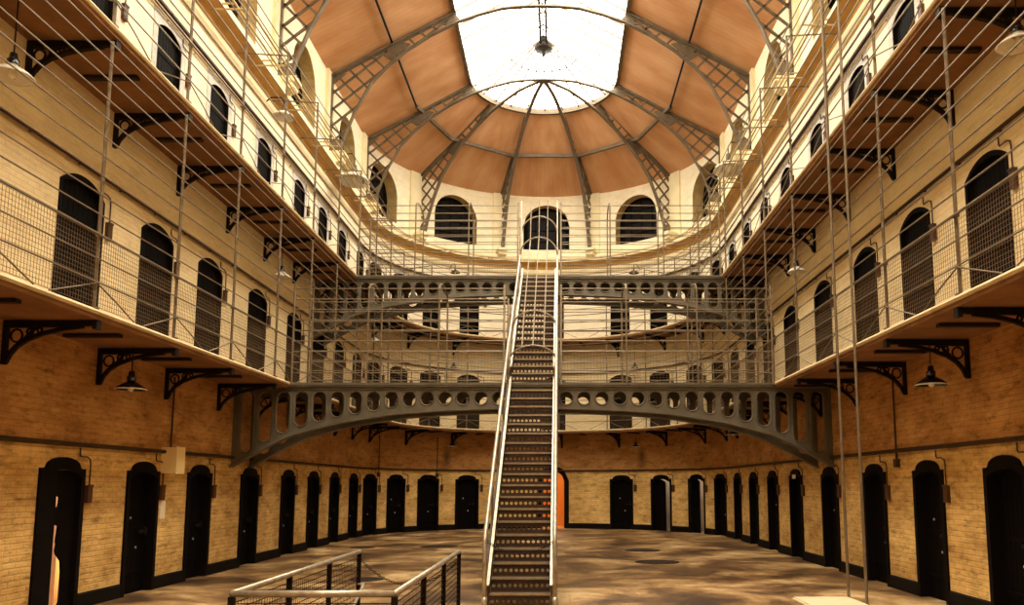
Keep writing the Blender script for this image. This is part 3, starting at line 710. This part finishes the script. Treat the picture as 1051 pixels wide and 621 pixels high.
# ------------------------------------------------------------------ gallery railings
OFF = GOFF-.02
def wire_panel(fn, n, h0=.03, h1=.93):
    mb = MB()
    for k in range(n+1): mb.bar(fn(k/n,h0), fn(k/n,h1), (1,.3,0), .0035, .0035)
    m = max(1, int(n/12)) if False else 6
    for j in range(17):
        z = h0+(h1-h0)*j/16
        for q in range(m if fn.__code__.co_name != 'straight' else 1):
            mm = m if fn.__code__.co_name != 'straight' else 1
            mb.bar(fn(q/mm,z), fn((q+1)/mm,z), (0,0,1), .0035, .0035)
    return mb
mesh_cache = {}
for nm, z0, zt, in (('lower', G1, G2-.16), ('upper', G2, 11.02)):
    for sec in ('left', 'end', 'right'):
        a, b = {'left': (3.0, YC), 'end': (YC, S2), 'right': (S2, sR(3.0))}[sec]
        posts = {'left': LP, 'end': [sA(d) for d in EP], 'right': [sR(y) for y in RP[::-1]]}[sec]
        rl = thing('gallery_railing', 'tall grey pipe railing on the %s gallery along the %s' % (nm, {'left': 'left wall', 'right': 'right wall', 'end': 'curved end'}[sec]), 'railing', (0,0,z0), 0, 'tall gallery railings')
        H = (zt if not (nm == 'upper' and sec == 'end') else 10.25)-z0
        zs = [.33, .63, .94]
        while zs[-1]+.255 < H: zs.append(zs[-1]+.255)
        ss2 = srange(a, b)
        for k, z in enumerate(zs):
            mb = MB(); mb.tube([P(s,OFF+.03,z) for s in ss2], .019 if k == 2 else .0115, 6); obj('rail', mb, M['rail'], rl)
        mb = MB(); mb.tube([(0,0,0),(0,0,H-.3),(0,.0,H-.05)], .024, 8); mb.box(-.045,.045,-.045,.045,0,.02); mb.box(-.03,.03,-.03,.03,.93,.97); pm = mb.mesh('post', M['post'])
        for s in posts: part('post', pm, rl, P(s,OFF-.02,0)).rotation_euler = (0,0,rotz(s))
        for s in posts:
            for sg in (-1, 1):
                e = s+sg*.92
                if e < a or e > b: continue
                mb = MB(); mb.tube([P(s,OFF-.0,.33), P((s+e)/2,OFF+.01,.17), P(e,OFF-.0,.01)], .010, 5); obj('brace', mb, M['rail'], rl)
        bounds = [a]+[s for s in posts if a < s < b]+[b]
        for p, q in zip(bounds[:-1], bounds[1:]):
            if q-p < .3 or nm == 'upper': continue
            n = max(2, int((q-p)/.052))
            if sec == 'end':
                def curved(t, z, p=p, q=q): return P(p+(q-p)*t, OFF, z)
                mb = wire_panel(curved, n)
            else:
                def straight(t, z, p=p, q=q): return P(p+(q-p)*t, OFF, z)
                mb = wire_panel(straight, n)
            obj('mesh_panel', mb, M['wire'], rl)
        if nm == 'upper':
            mb_ = None
            for s in posts:
                mb = MB(); mb.tube([P(s,OFF,H-.03), P(s,.35,H+.02), P(s,.04,H+.02)], .018, 6); obj('wall_tie', mb, M['rail'], rl)
# pipes carried along the cornice and the walls
def pipe_run(name, label, sec, off, z, r, m, y_start=3.0, group=None, hooks=None, cat='pipe'):
    a, b = {'left': (y_start, YC), 'end': (YC, S2), 'right': (S2, sR(y_start))}[sec]
    mb = MB(); mb.tube([P(s,off,z) for s in srange(a, b)], r, 6)
    if hooks:
        n = int((b-a)/hooks)
        for k in range(n):
            s = a+(k+.5)*hooks; mb.box(0,0,0,0,0,0) if False else None
            mb.bar(P(s,0,z), P(s,off+r,z), (0,0,1), .03, .03)
    o = obj(name, mb, m); tag(o, label, cat, group); return o
WN = {'left': 'left wall', 'end': 'curved end wall', 'right': 'right wall'}
for sec in ('left', 'end', 'right'):
    for off, z, how in ((.62, 11.28, 'inner'), (.92, 11.16, 'outer')):
        pipe_run('ledge_pipe', '%s pale pipe carried on arms beside the cornice, %s' % (how, WN[sec]), sec, off, z, .024, M['palepipe'], 3.0, 'pipes beside the cornice', 2.15)
    pipe_run('wall_pipe', 'brown pipe along %s just above the ground-floor doors' % WN[sec], sec, .06, 2.38, .034, M['pipe'], 3.0, 'ground-floor wall pipes', 1.1)
    pipe_run('wall_pipe', 'thin brown pipe along %s above the lower gallery doors' % WN[sec], sec, .06, 6.48, .03, M['pipe'], 3.0, 'lower gallery wall pipes', 1.1)
    pipe_run('wall_pipe', 'dark pipe along %s above the upper gallery doors' % WN[sec], sec, .07, 10.2, .045, M['pipe'], 3.0, 'upper gallery wall pipes', 1.1)
    pipe_run('wall_pipe', 'second thinner pipe along %s under the dark upper pipe' % WN[sec], sec, .05, 10.08, .014, M['palepipe'], 3.0, 'thin upper wall pipes', 1.1)
for k, (s, lab, z1) in enumerate(((14.45, 'vertical brown pipe rising from the cream box on left wall', 3.75), (sR(13.9), 'vertical brown pipe with end box on the right wall', 3.75), (sA(20), 'thin vertical pipe at left of curved end', 3.7), (sA(48), 'thin vertical pipe between cell doors, left half of curved end', 3.7))):
    mb = MB(); mb.tube([P(s,.04,2.2 if k else 2.4), P(s,.04,z1)], .018, 6)
    if k: mb.sweep([[P(s-.05,.0,2.1),P(s+.05,.0,2.1),P(s+.05,.08,2.1),P(s-.05,.08,2.1)],[P(s-.05,.0,2.24),P(s+.05,.0,2.24),P(s+.05,.08,2.24),P(s-.05,.08,2.24)]])
    tag(obj('riser_pipe', mb, M['pipe']), lab, 'pipe')
jb = thing('junction_box', 'cream junction box on left wall between second and third ground doors', 'box', P(14.35,0,2.0), PI/2)
mb = MB(); mb.box(-.15,.15,-.26,0,0,.46); obj('box_body', mb, M['boxcream'], jb)
mb = MB(); mb.box(-.16,.16,-.28,-.26,-.01,.47); obj('box_lid', mb, M['boxcream'], jb)
mb = MB(); mb.box(-.09,.09,-.012,0,0,.32); o = obj('notice', mb, M['paper']); o.location = P(14.34,0,1.2); o.rotation_euler = (0,0,PI/2); tag(o, 'small white paper notice under the box beside second left door', 'notice')
mb = MB(); mb.box(-.13,.13,-.012,0,0,.1); o = obj('notice', mb, M['paper']); o.location = P(sR(20.02),.045,1.95); o.rotation_euler = (0,0,-PI/2); tag(o, 'small white notice at top of a ground door, right wall', 'notice')

# ------------------------------------------------------------------ footbridges
def zbot(x):
    a = abs(x); T = [(0,3.46),(.7,3.46),(2,3.41),(3.06,3.33),(4.2,3.14),(5.14,2.9),(5.7,2.64),(6.1,2.4),(6.47,2.2)]
    for (a0,z0),(a1,z1) in zip(T[:-1],T[1:]):
        if a0 <= a <= a1: return z0+(z1-z0)*(a-a0)/(a1-a0)
    return 2.2
def girder_meshes():
    web = MB(); rims = []; cols = {-R, R}; hs = []
    xs = [.73+.388*k for k in range(15)]
    for sx in (-1, 1):
        for x in xs:
            if x > 6.2: continue
            c = sx*x; r_ = .135
            lo = zbot(c)+.13; hi_ = 3.80
            if hi_-lo < 2*r_: lo = hi_-2*r_
            lo = min(lo, hi_-2*r_)
            lof = lambda s, c=c, lo=lo, r_=r_: lo+r_-math.sqrt(max(0, r_*r_-(s-c)**2))
            hif = lambda s, c=c, hi_=hi_, r_=r_: hi_-r_+math.sqrt(max(0, r_*r_-(s-c)**2))
            hs.append((c-r_, c+r_, lof, hif))
            for k in range(11): cols.add(round(c-r_*math.cos(PI*k/10), 6))
            pts = [(c+r_*1.12*math.cos(PI*k/8), -.03, hi_-r_+r_*1.12*math.sin(PI*k/8)) for k in range(9)]+[(c-r_*1.12*math.cos(PI*k/8), -.03, lo+r_-r_*1.12*math.sin(PI*k/8)) for k in range(9)]
            rm = MB(); rm.tube(pts, .016, 5, True); rims.append(rm.mesh('hole_rim', M['girder']))
    for k in range(27): cols.add(-6.47+12.94*k/26)
    for (x0,x1,_,_) in list(hs): cols = {c for c in cols if not (x0+1e-5 < c < x1-1e-5) or any(abs(c-round((x0+x1)/2-.135*math.cos(PI*k/10), 6)) < 1e-5 for k in range(11))}
    hs2 = [(round(h[0],6), round(h[1],6), h[2], h[3]) for h in hs]
    cc = sorted(cols)
    holed(web, cc, zbot, lambda x: 3.93, hs2, idf, -.02, .02, back=True)
    fl_ = MB(); cc2 = [-R+2*R*k/40 for k in range(41)]
    fl_.sweep([[(x,-.11,zbot(x)),(x,.11,zbot(x)),(x,.11,zbot(x)-.035),(x,-.11,zbot(x)-.035)] for x in cc2])
    tf = MB(); tf.box(-R, R, -.11, .11, 3.90, 3.94); tf.box(-R, R, -.05, -.02, 3.84, 3.9)
    return web.mesh('girder', M['girder']), rims, fl_.mesh('bottom_flange', M['girder']), tf.mesh('top_flange', M['girder'])
GM = girder_meshes()
BW = 1.25
for nm, yb, dz in (('lower', 17.12, 0), ('upper', 22.4, 3.78)):
    br = thing('footbridge', '%s iron footbridge across the hall with a row of oval holes in its girder' % nm, 'bridge', (0,yb,dz), 0, 'iron footbridges')
    for y in (.11, BW-.11):
        g = part('girder', GM[0], br, (0,y,0))
        for nmp, me in zip(('bottom_flange','top_flange'), GM[2:]): part(nmp, me, g)
        if y < .5:
            for me in GM[1]: part('hole_rim', me, g)
    mb = MB(); mb.box(-5.25,5.25,-.02,BW+.02,3.94,3.99); obj('deck', mb, M['girder'], br)
    HT = 2.1
    for x in (-3.58, -2.04, 2.04, 3.58):
        mb = MB(); pts = [(x,-.02,3.95),(x,-.02,3.95+HT)]+[(x,BW/2-BW/2*1.03*math.cos(PI*k/8),3.95+HT+.22*math.sin(PI*k/8)) for k in range(1,8)]+[(x,BW+.02,3.95+HT),(x,BW+.02,3.95)]
        mb.tube(pts, .02, 6); obj('hoop', mb, M['rail'], br)
    for x in (-5.2, -.62, .62, 5.2):
        for y in (-.02, BW+.02):
            mb = MB(); mb.tube([(x,y,3.95),(x,y,3.95+HT+.1)], .024, 8); obj('post', mb, M['galv'] if abs(x) < 1 else M['post'], br)
    for sx in (-1, 1):
        for y in (-.02, BW+.02):
            for k in range(9):
                z = 4.2+k*.232; mb = MB(); mb.tube([(sx*.62,y-.01,z),(sx*5.22,y-.01,z)], .0125, 6); obj('rail', mb, M['rail'], br)
        mb = wire_panel(lambda t, z, sx=sx: (sx*(.62+4.6*t), BW, 3.99+z), 60, .02, .85)
        obj('mesh_panel', mb, M['wire'], br)

# ------------------------------------------------------------------ staircase in two flights
def riser_mesh(w, h):
    mb = MB(); n = 11; hs = []; cols = {-w/2, w/2}; cw = w/n; r_ = cw*.33
    for j, zc in enumerate((h*.40,)):
        for k in range(n):
            c = -w/2+cw*(k+.5); hs.append((c-r_, c+r_, (lambda s, c=c, zc=zc: zc-math.sqrt(max(0,r_*r_-(s-c)**2))), (lambda s, c=c, zc=zc: zc+math.sqrt(max(0,r_*r_-(s-c)**2)))))
            for q in range(7): cols.add(c-r_*math.cos(PI*q/6))
    hs = [(h0-1e-7, h1+1e-7, a, b) for h0, h1, a, b in hs]
    holed(mb, sorted(cols), lambda s: 0.0, lambda s: h-.02, hs, idf, 0, .008, back=False)
    return mb.mesh('riser', M['riser'])
SW = .90
ME_R = riser_mesh(SW, .2)
def tread_mesh(run):
    mb = MB(); mb.box(-SW/2,SW/2,0,run,-.02,0); return mb.mesh('tread', M['tread'])
mb = MB(); mb.box(-SW/2,SW/2,-.03,.008,-.028,.006); ME_N = mb.mesh('nosing', M['nosing'])
def flight(label, y0, z0, run, n, bottom):
    st = thing('staircase', label, 'staircase', (0,y0,z0), 0, 'flights of the iron stairs'); tm = tread_mesh(run+.01)
    for k in range(n):
        r_ = part('riser', ME_R, st, (0,k*run,k*.2)); t = part('tread', tm, st, (0,k*run,(k+1)*.2)); part('nosing', ME_N, t)
    sl = .2/run
    for sx in (-1, 1):
        x = sx*(SW/2+.02); L_ = n*run
        mb = MB(); lo = -.12; hi_ = .17
        A = [(x-.012,-.06,0 if bottom else lo),(x+.012,-.06,0 if bottom else lo),(x+.012,-.06,.2+hi_-.05),(x-.012,-.06,.2+hi_-.05)]
        B = [(x-.012,L_,L_*sl+lo),(x+.012,L_,L_*sl+lo),(x+.012,L_,L_*sl+.2+hi_-.05),(x-.012,L_,L_*sl+.2+hi_-.05)]
        mb.sweep([A, B]); obj('stringer', mb, M['riser'], st)
        mb = MB(); mb.bar((x,-.07,.32),(x,L_,L_*sl+.32),(1,0,0),.045,.03); obj('stringer_edge', mb, M['galv'], st)
    return st
st1 = flight('lower flight of iron stairs rising from the floor to the lower footbridge', 12.12, 0, .263, 19, True)
xr = .52
for sx in (-1, 1):
    x = sx*xr
    mb = MB(); mb.tube([(x,-.06,.0),(x,-.06,.16)], .045, 10); obj('newel_foot', mb, M['galv'], st1, True)
    mb = MB(); pts = [(x,-.06,.1),(x,-.07,.98),(x,-.0,1.07),(x,.1,1.15)]+[(x,y,1.12+y*.2/.263) for y in (1.2,2.4,3.6,4.98)]; mb.tube(pts, .034, 10); obj('handrail', mb, M['galv'], st1, True)
    mb = MB(); mb.bar((x,-.02,.3),(x,4.98,.3+4.98*.2/.263),(1,0,0),.03,.06); obj('lower_rail', mb, M['riser'], st1)
    for k in range(1, 5):
        y = k*1.2; z = y*.2/.263; mb = MB(); mb.tube([(x,y,z+.2),(x,y,z+1.1)], .018, 6); obj('baluster', mb, M['post'], st1)
ch = MB(); n = 26
for k in range(n):
    t = (k+.5)/n; x = -xr+2*xr*t; z = .98-.20*(1-(2*t-1)**2); c = Vector((x,-.03,z)); w = .026
    ang = 1 if k % 2 else 0
    ch.tube([c+Vector((w*math.cos(2*PI*j/8), (w*.6*math.sin(2*PI*j/8) if ang else 0), (0 if ang else w*.6*math.sin(2*PI*j/8)))) for j in range(8)], .0055, 4, True)
o = obj('safety_chain', ch, M['iron']); o.location = (0,12.12,0); tag(o, 'dark chain slung between handrails near the foot of the stairs', 'chain')
RUN2 = .284
st2 = flight('upper flight of iron stairs inside a hooped cage, reaching the upper footbridge', 17.14, 4.0, RUN2, 18, False)
for sx in (-1, 1):
    x = sx*(xr-.0)
    mb = MB(); pts = [(x,0,.9),(x,.1,.95)]+[(x,y,.88+y*.2/RUN2) for y in (1.2,2.4,3.6,5.1)]+[(x,5.16,4.6),(x,5.16,5.95)]; mb.tube(pts, [.03]*6+[.018]*2, 10); obj('handrail', mb, M['galv'], st2, True)
    mb = MB(); mb.tube([(x,.05,-.3),(x,.05,1.0)], .04, 8); obj('newel_post', mb, M['galv'], st2, True)
    mb = MB(); mb.tube([(x,.0,.45),(x,5.1,.45+5.1*.2/RUN2)], .018, 6); obj('lower_rail', mb, M['rail'], st2)
    for k in range(1, 5):
        y = k*1.05; z = y*.2/RUN2; mb = MB(); mb.tube([(x,y,z+.2),(x,y,z+.9)], .018, 6); obj('baluster', mb, M['galv'], st2)
def hoop(y, z, h=.5):
    mb = MB(); mb.tube([(-xr*math.cos(PI*k/12), y, z-h+h*math.sin(PI*k/12)) for k in range(13)], .024, 6); obj('cage_hoop', mb, M['rail'], st2)
hoop(.08, .82, .36); hoop(1.15, 1.83, .42); hoop(4.7, 4.72, .5); hoop(5.2, 5.5, .5)
for x in (-.24, 0, .24):
    z = .82-.36+.36*math.sqrt(1-(x/xr)**2)
    mb = MB(); mb.tube([(x,.1,z),(x,1.15,1.41+.42*math.sqrt(1-(x/xr)**2)),(x,4.7,4.2+.5*math.sqrt(1-(x/xr)**2)),(x,5.2,5.98)], .015, 6)
    if abs(x) < .2 or True: obj('cage_bar', mb, M['galv'], st2)

# ------------------------------------------------------------------ foreground barrier round the basement stair
fb = thing('stair_barrier', 'steel barrier with wire mesh around three sides of the basement stair opening', 'barrier', (0,0,0))
fx0, fx1, fy0, fy1, fz = -1.82, -.62, 6.03, 9.8, 1.0
for a, b in (((fx0,fy0),(fx0,fy1)),((fx1,fy0),(fx1,fy1)),((fx0,fy0),(fx1,fy0))):
    mb = MB(); mb.tube([(a[0],a[1],fz),(b[0],b[1],fz)], .026, 10); obj('top_rail', mb, M['galv'], fb, True)
    L_ = math.hypot(b[0]-a[0], b[1]-a[1]); n = int(L_/.06)
    mb = wire_panel(lambda t, z, a=a, b=b: (a[0]+(b[0]-a[0])*t, a[1]+(b[1]-a[1])*t, z), n, .08, .93)
    for j in range(17):
        z = .08+.85*j/16; mb.bar((a[0],a[1],z),(b[0],b[1],z),(0,0,1),.006,.006)
    obj('mesh_panel', mb, M['iron'], fb)
    mb = MB(); mb.bar((a[0],a[1],.06),(b[0],b[1],.06),(0,0,1),.03,.03); obj('bottom_rail', mb, M['iron'], fb)
for x in (fx0, fx1):
    for y in (fy0, 7.3, 8.55, fy1):
        mb = MB(); mb.box(x-.022,x+.022,y-.022,y+.022,0,.98); obj('post', mb, M['iron'], fb)
for x in (fx0, fx1):
    mb = MB(); mb.tube([(x,fy1+.03,.92+.03*math.cos(0)),(x,fy1+.055,.9),(x,fy1+.03,.87)], .01, 6); obj('eye_bolt', mb, M['galv'], fb)
mb = MB(); mb.tube([(fx0+.07,fy1-.02,.62),(fx0+.07,fy1-.8,.30),(fx0+.07,fy0+.3,-1.95)], .02, 8); mb.bar((fx0,fy1-.04,.62),(fx0+.07,fy1-.04,.62),(0,0,1),.02,.02); obj('stair_handrail', mb, M['galv'], fb, True)
ch = MB(); n = 44
for k in range(n):
    t = (k+.5)/n; x = fx0+(fx1-fx0)*t; z = .90-.30*(1-(2*t-1)**2); c = Vector((x,fy1+.05,z)); w = .018
    ch.tube([c+Vector((w*math.cos(2*PI*j/8), (w*.6*math.sin(2*PI*j/8) if k%2 else 0), (0 if k%2 else w*.6*math.sin(2*PI*j/8)))) for j in range(8)], .0045, 4, True)
tag(obj('barrier_chain', ch, M['iron']), 'dark chain hanging across the open end of the mesh barrier', 'chain')

# ------------------------------------------------------------------ two tall poles by the right wall
for (x0, y0, x1, y1), lab in (((5.16,12.93,5.14,13.05), 'thin grey pole from floor to roof, left of the right-hand pair'), ((5.17,12.2,5.16,12.3), 'thin grey pole from floor to roof, right of the right-hand pair')):
    mb = MB(); mb.tube([(x0,y0,0),((x0+x1)/2,(y0+y1)/2,7.5),(x1,y1,14.6)], .024, 8)
    mb.lathe([(.05,0),(.05,.02),(.03,.04)], 10, (x0,y0,0)); tag(obj('tall_pole', mb, M['post']), lab, 'pole')
mb = MB(); mb.box(4.3,5.15,10.6,12.95,0,.04); mb.box(4.27,5.18,10.57,12.98,0,.02); tag(obj('floor_board', mb, M['pale']), 'pale board lying on the floor beside the two poles', 'board')
for x, y, r_, lab in ((-5.1,23.4,.33,'dark round drain cover near the left wall'),(-2.95,23.8,.5,'round drain cover left of the stairs, farthest'),(-3.1,15.6,.3,'round drain cover beyond the mesh barrier'),(2.87,22.4,.45,'farther of two dark drain covers right of stairs'),(2.87,19.05,.47,'nearer of two dark drain covers right of stairs')):
    dc = thing('drain_cover', lab, 'drain cover', (x,y,0), 0, 'round drain covers in the floor')
    mb = MB(); mb.lathe([(r_*1.1,0),(r_*1.1,.008),(r_,.012),(r_,.004)], 28); obj('rim', mb, M['drain'], dc)
    mb = MB(); mb.lathe([(0,.008),(r_,.008),(r_,.0)], 28)
    for k in range(7): xx = -r_*.7+k*r_*1.4/6; h_ = math.sqrt(r_*r_-xx*xx)*.85; mb.box(xx-.015,xx+.015,-h_,h_,.008,.014)
    obj('cover', mb, M['drain'], dc)

# ------------------------------------------------------------------ lamps
def pendant(s, off, z, drop, dark, label, scale=1.0):
    m = M['darkenamel'] if dark else M['whiteenamel']
    l = thing('pendant_lamp', label, 'lamp', P(s,off,z), rotz(s), 'enamel lamps under the galleries')
    k = scale
    mb = MB(); mb.lathe([(.045*k,.20*k),(.055*k,.12*k),(.07*k,.11*k),(.13*k,.075*k),(.19*k,.03*k),(.21*k,0),(.20*k,.004),(.18*k,.03*k),(.12*k,.065*k),(.05*k,.09*k)], 24); obj('shade', mb, [m], l, True)
    mb = MB(); mb.lathe([(.208*k,-.004),(.216*k,.006),(.205*k,.014)], 24); obj('shade_rim', mb, M['whiteenamel'], l, True)
    mb = MB(); mb.lathe([(0,.27*k),(.035*k,.265*k),(.045*k,.2*k),(.06*k,.19*k),(.06*k,.13*k)], 12); obj('lamp_cap', mb, M['darkenamel'], l, True)
    mb = MB(); mb.lathe([(0,-.03*k),(.035*k,-.015*k),(.045*k,.02*k),(.025*k,.08*k)], 12); obj('bulb', mb, M['bulb'], l, True)
    mb = MB(); mb.tube([(0,0,.25*k),(0,0,drop)], .009, 5); obj('cord', mb, M['iron'], l)
D1 = lambda z: G1-.13-z
D2 = lambda z: G2-.13-z
pendant(11.95, .6, 3.22, D1(3.22), True, 'black enamel pendant lamp under the lower gallery, left wall, nearest', 1.05)
pendant(sR(11.25), .6, 3.2, D1(3.2), True, 'black enamel pendant lamp under the lower gallery, right wall, nearest', 1.05)
pendant(22.0, .6, 3.22, D1(3.22), True, 'black pendant lamp behind the lower bridge on the left side')
pendant(sR(24.3), .6, 3.3, D1(3.3), True, 'black pendant lamp behind the lower bridge on the right side')
pendant(sA(52), .45, 3.32, D1(3.32), True, 'small pendant lamp under lower gallery of curved end, left of stairs', .8)
pendant(sA(127), .45, 3.3, D1(3.3), True, 'small pendant lamp under lower gallery of curved end, right of stairs', .8)
pendant(8.92, .6, 6.58, D2(6.58), False, 'white enamel lamp under the upper gallery at left picture edge', 1.1)
pendant(sR(8.65), .6, 6.82, D2(6.82), False, 'white enamel lamp under the upper gallery at right picture edge', 1.1)
pendant(18.1, .6, 6.58, D2(6.58), False, 'white lamp hanging under upper gallery, left wall, before the bridges')
pendant(sR(17.35), .6, 6.5, D2(6.5), False, 'white lamp hanging under upper gallery, right wall, before the bridges')
pendant(27.4, .6, 6.75, D2(6.75), False, 'white lamp under upper gallery where left wall starts to curve')
pendant(sA(52), .45, 6.5, D2(6.5), True, 'small dark lamp under upper gallery of curved end, left', .8)
pendant(sA(127), .45, 6.5, D2(6.5), True, 'small dark lamp under upper gallery of curved end, right', .8)
def arm_lamp(s, z, off, k, label, dark=False, tilt=0):
    l = thing('wall_lamp', label, 'lamp', P(s,0,z), rotz(s), 'lamps on arms below the cornice')
    m = M['darkenamel'] if dark else M['whiteenamel']
    mb = MB(); mb.lathe([(.05*k,.16*k),(.08*k,.14*k),(.16*k,.11*k),(.23*k,.05*k),(.26*k,0),(.25*k,.004),(.22*k,.04*k),(.14*k,.09*k),(.05*k,.12*k)], 24); sh = obj('shade', mb, m, l, True); sh.location = (0,-off,0); sh.rotation_euler = (0,tilt,0)
    mb = MB(); mb.lathe([(0,.30*k),(.04*k,.29*k),(.05*k,.16*k),(.07*k,.15*k)], 12, (0,-off,0)); obj('lamp_cap', mb, M['truss'], l, True)
    mb = MB(); mb.lathe([(0,-.03*k),(.04*k,-.01*k),(.05*k,.03*k),(.03*k,.1*k)], 12, (0,-off,0)); obj('bulb', mb, M['bulb'], l, True)
    mb = MB(); mb.tube([(0,-off,.28*k),(0,-off,.42*k),(0,-off+.08,.5*k),(0,-off*.4,.5*k),(0,-.0,.34*k)], .016, 6); obj('arm', mb, M['iron'], l)
arm_lamp(23.75, 11.1, .7, 1.8, 'large white enamel lamp below the left row of upper windows', tilt=.1)
arm_lamp(sR(23.55), 11.38, .7, 1.8, 'large white enamel lamp below the right row of upper windows', tilt=-.1)
arm_lamp(18.05, 10.45, .5, 1.0, 'small white lamp by the upper gallery, left wall, nearer')
arm_lamp(sA(52), 10.42, .45, .8, 'small dark lamp above upper gallery, curved end, left of stairs', True)
arm_lamp(sA(127), 10.42, .45, .8, 'small dark lamp above upper gallery, curved end, right of stairs', True)
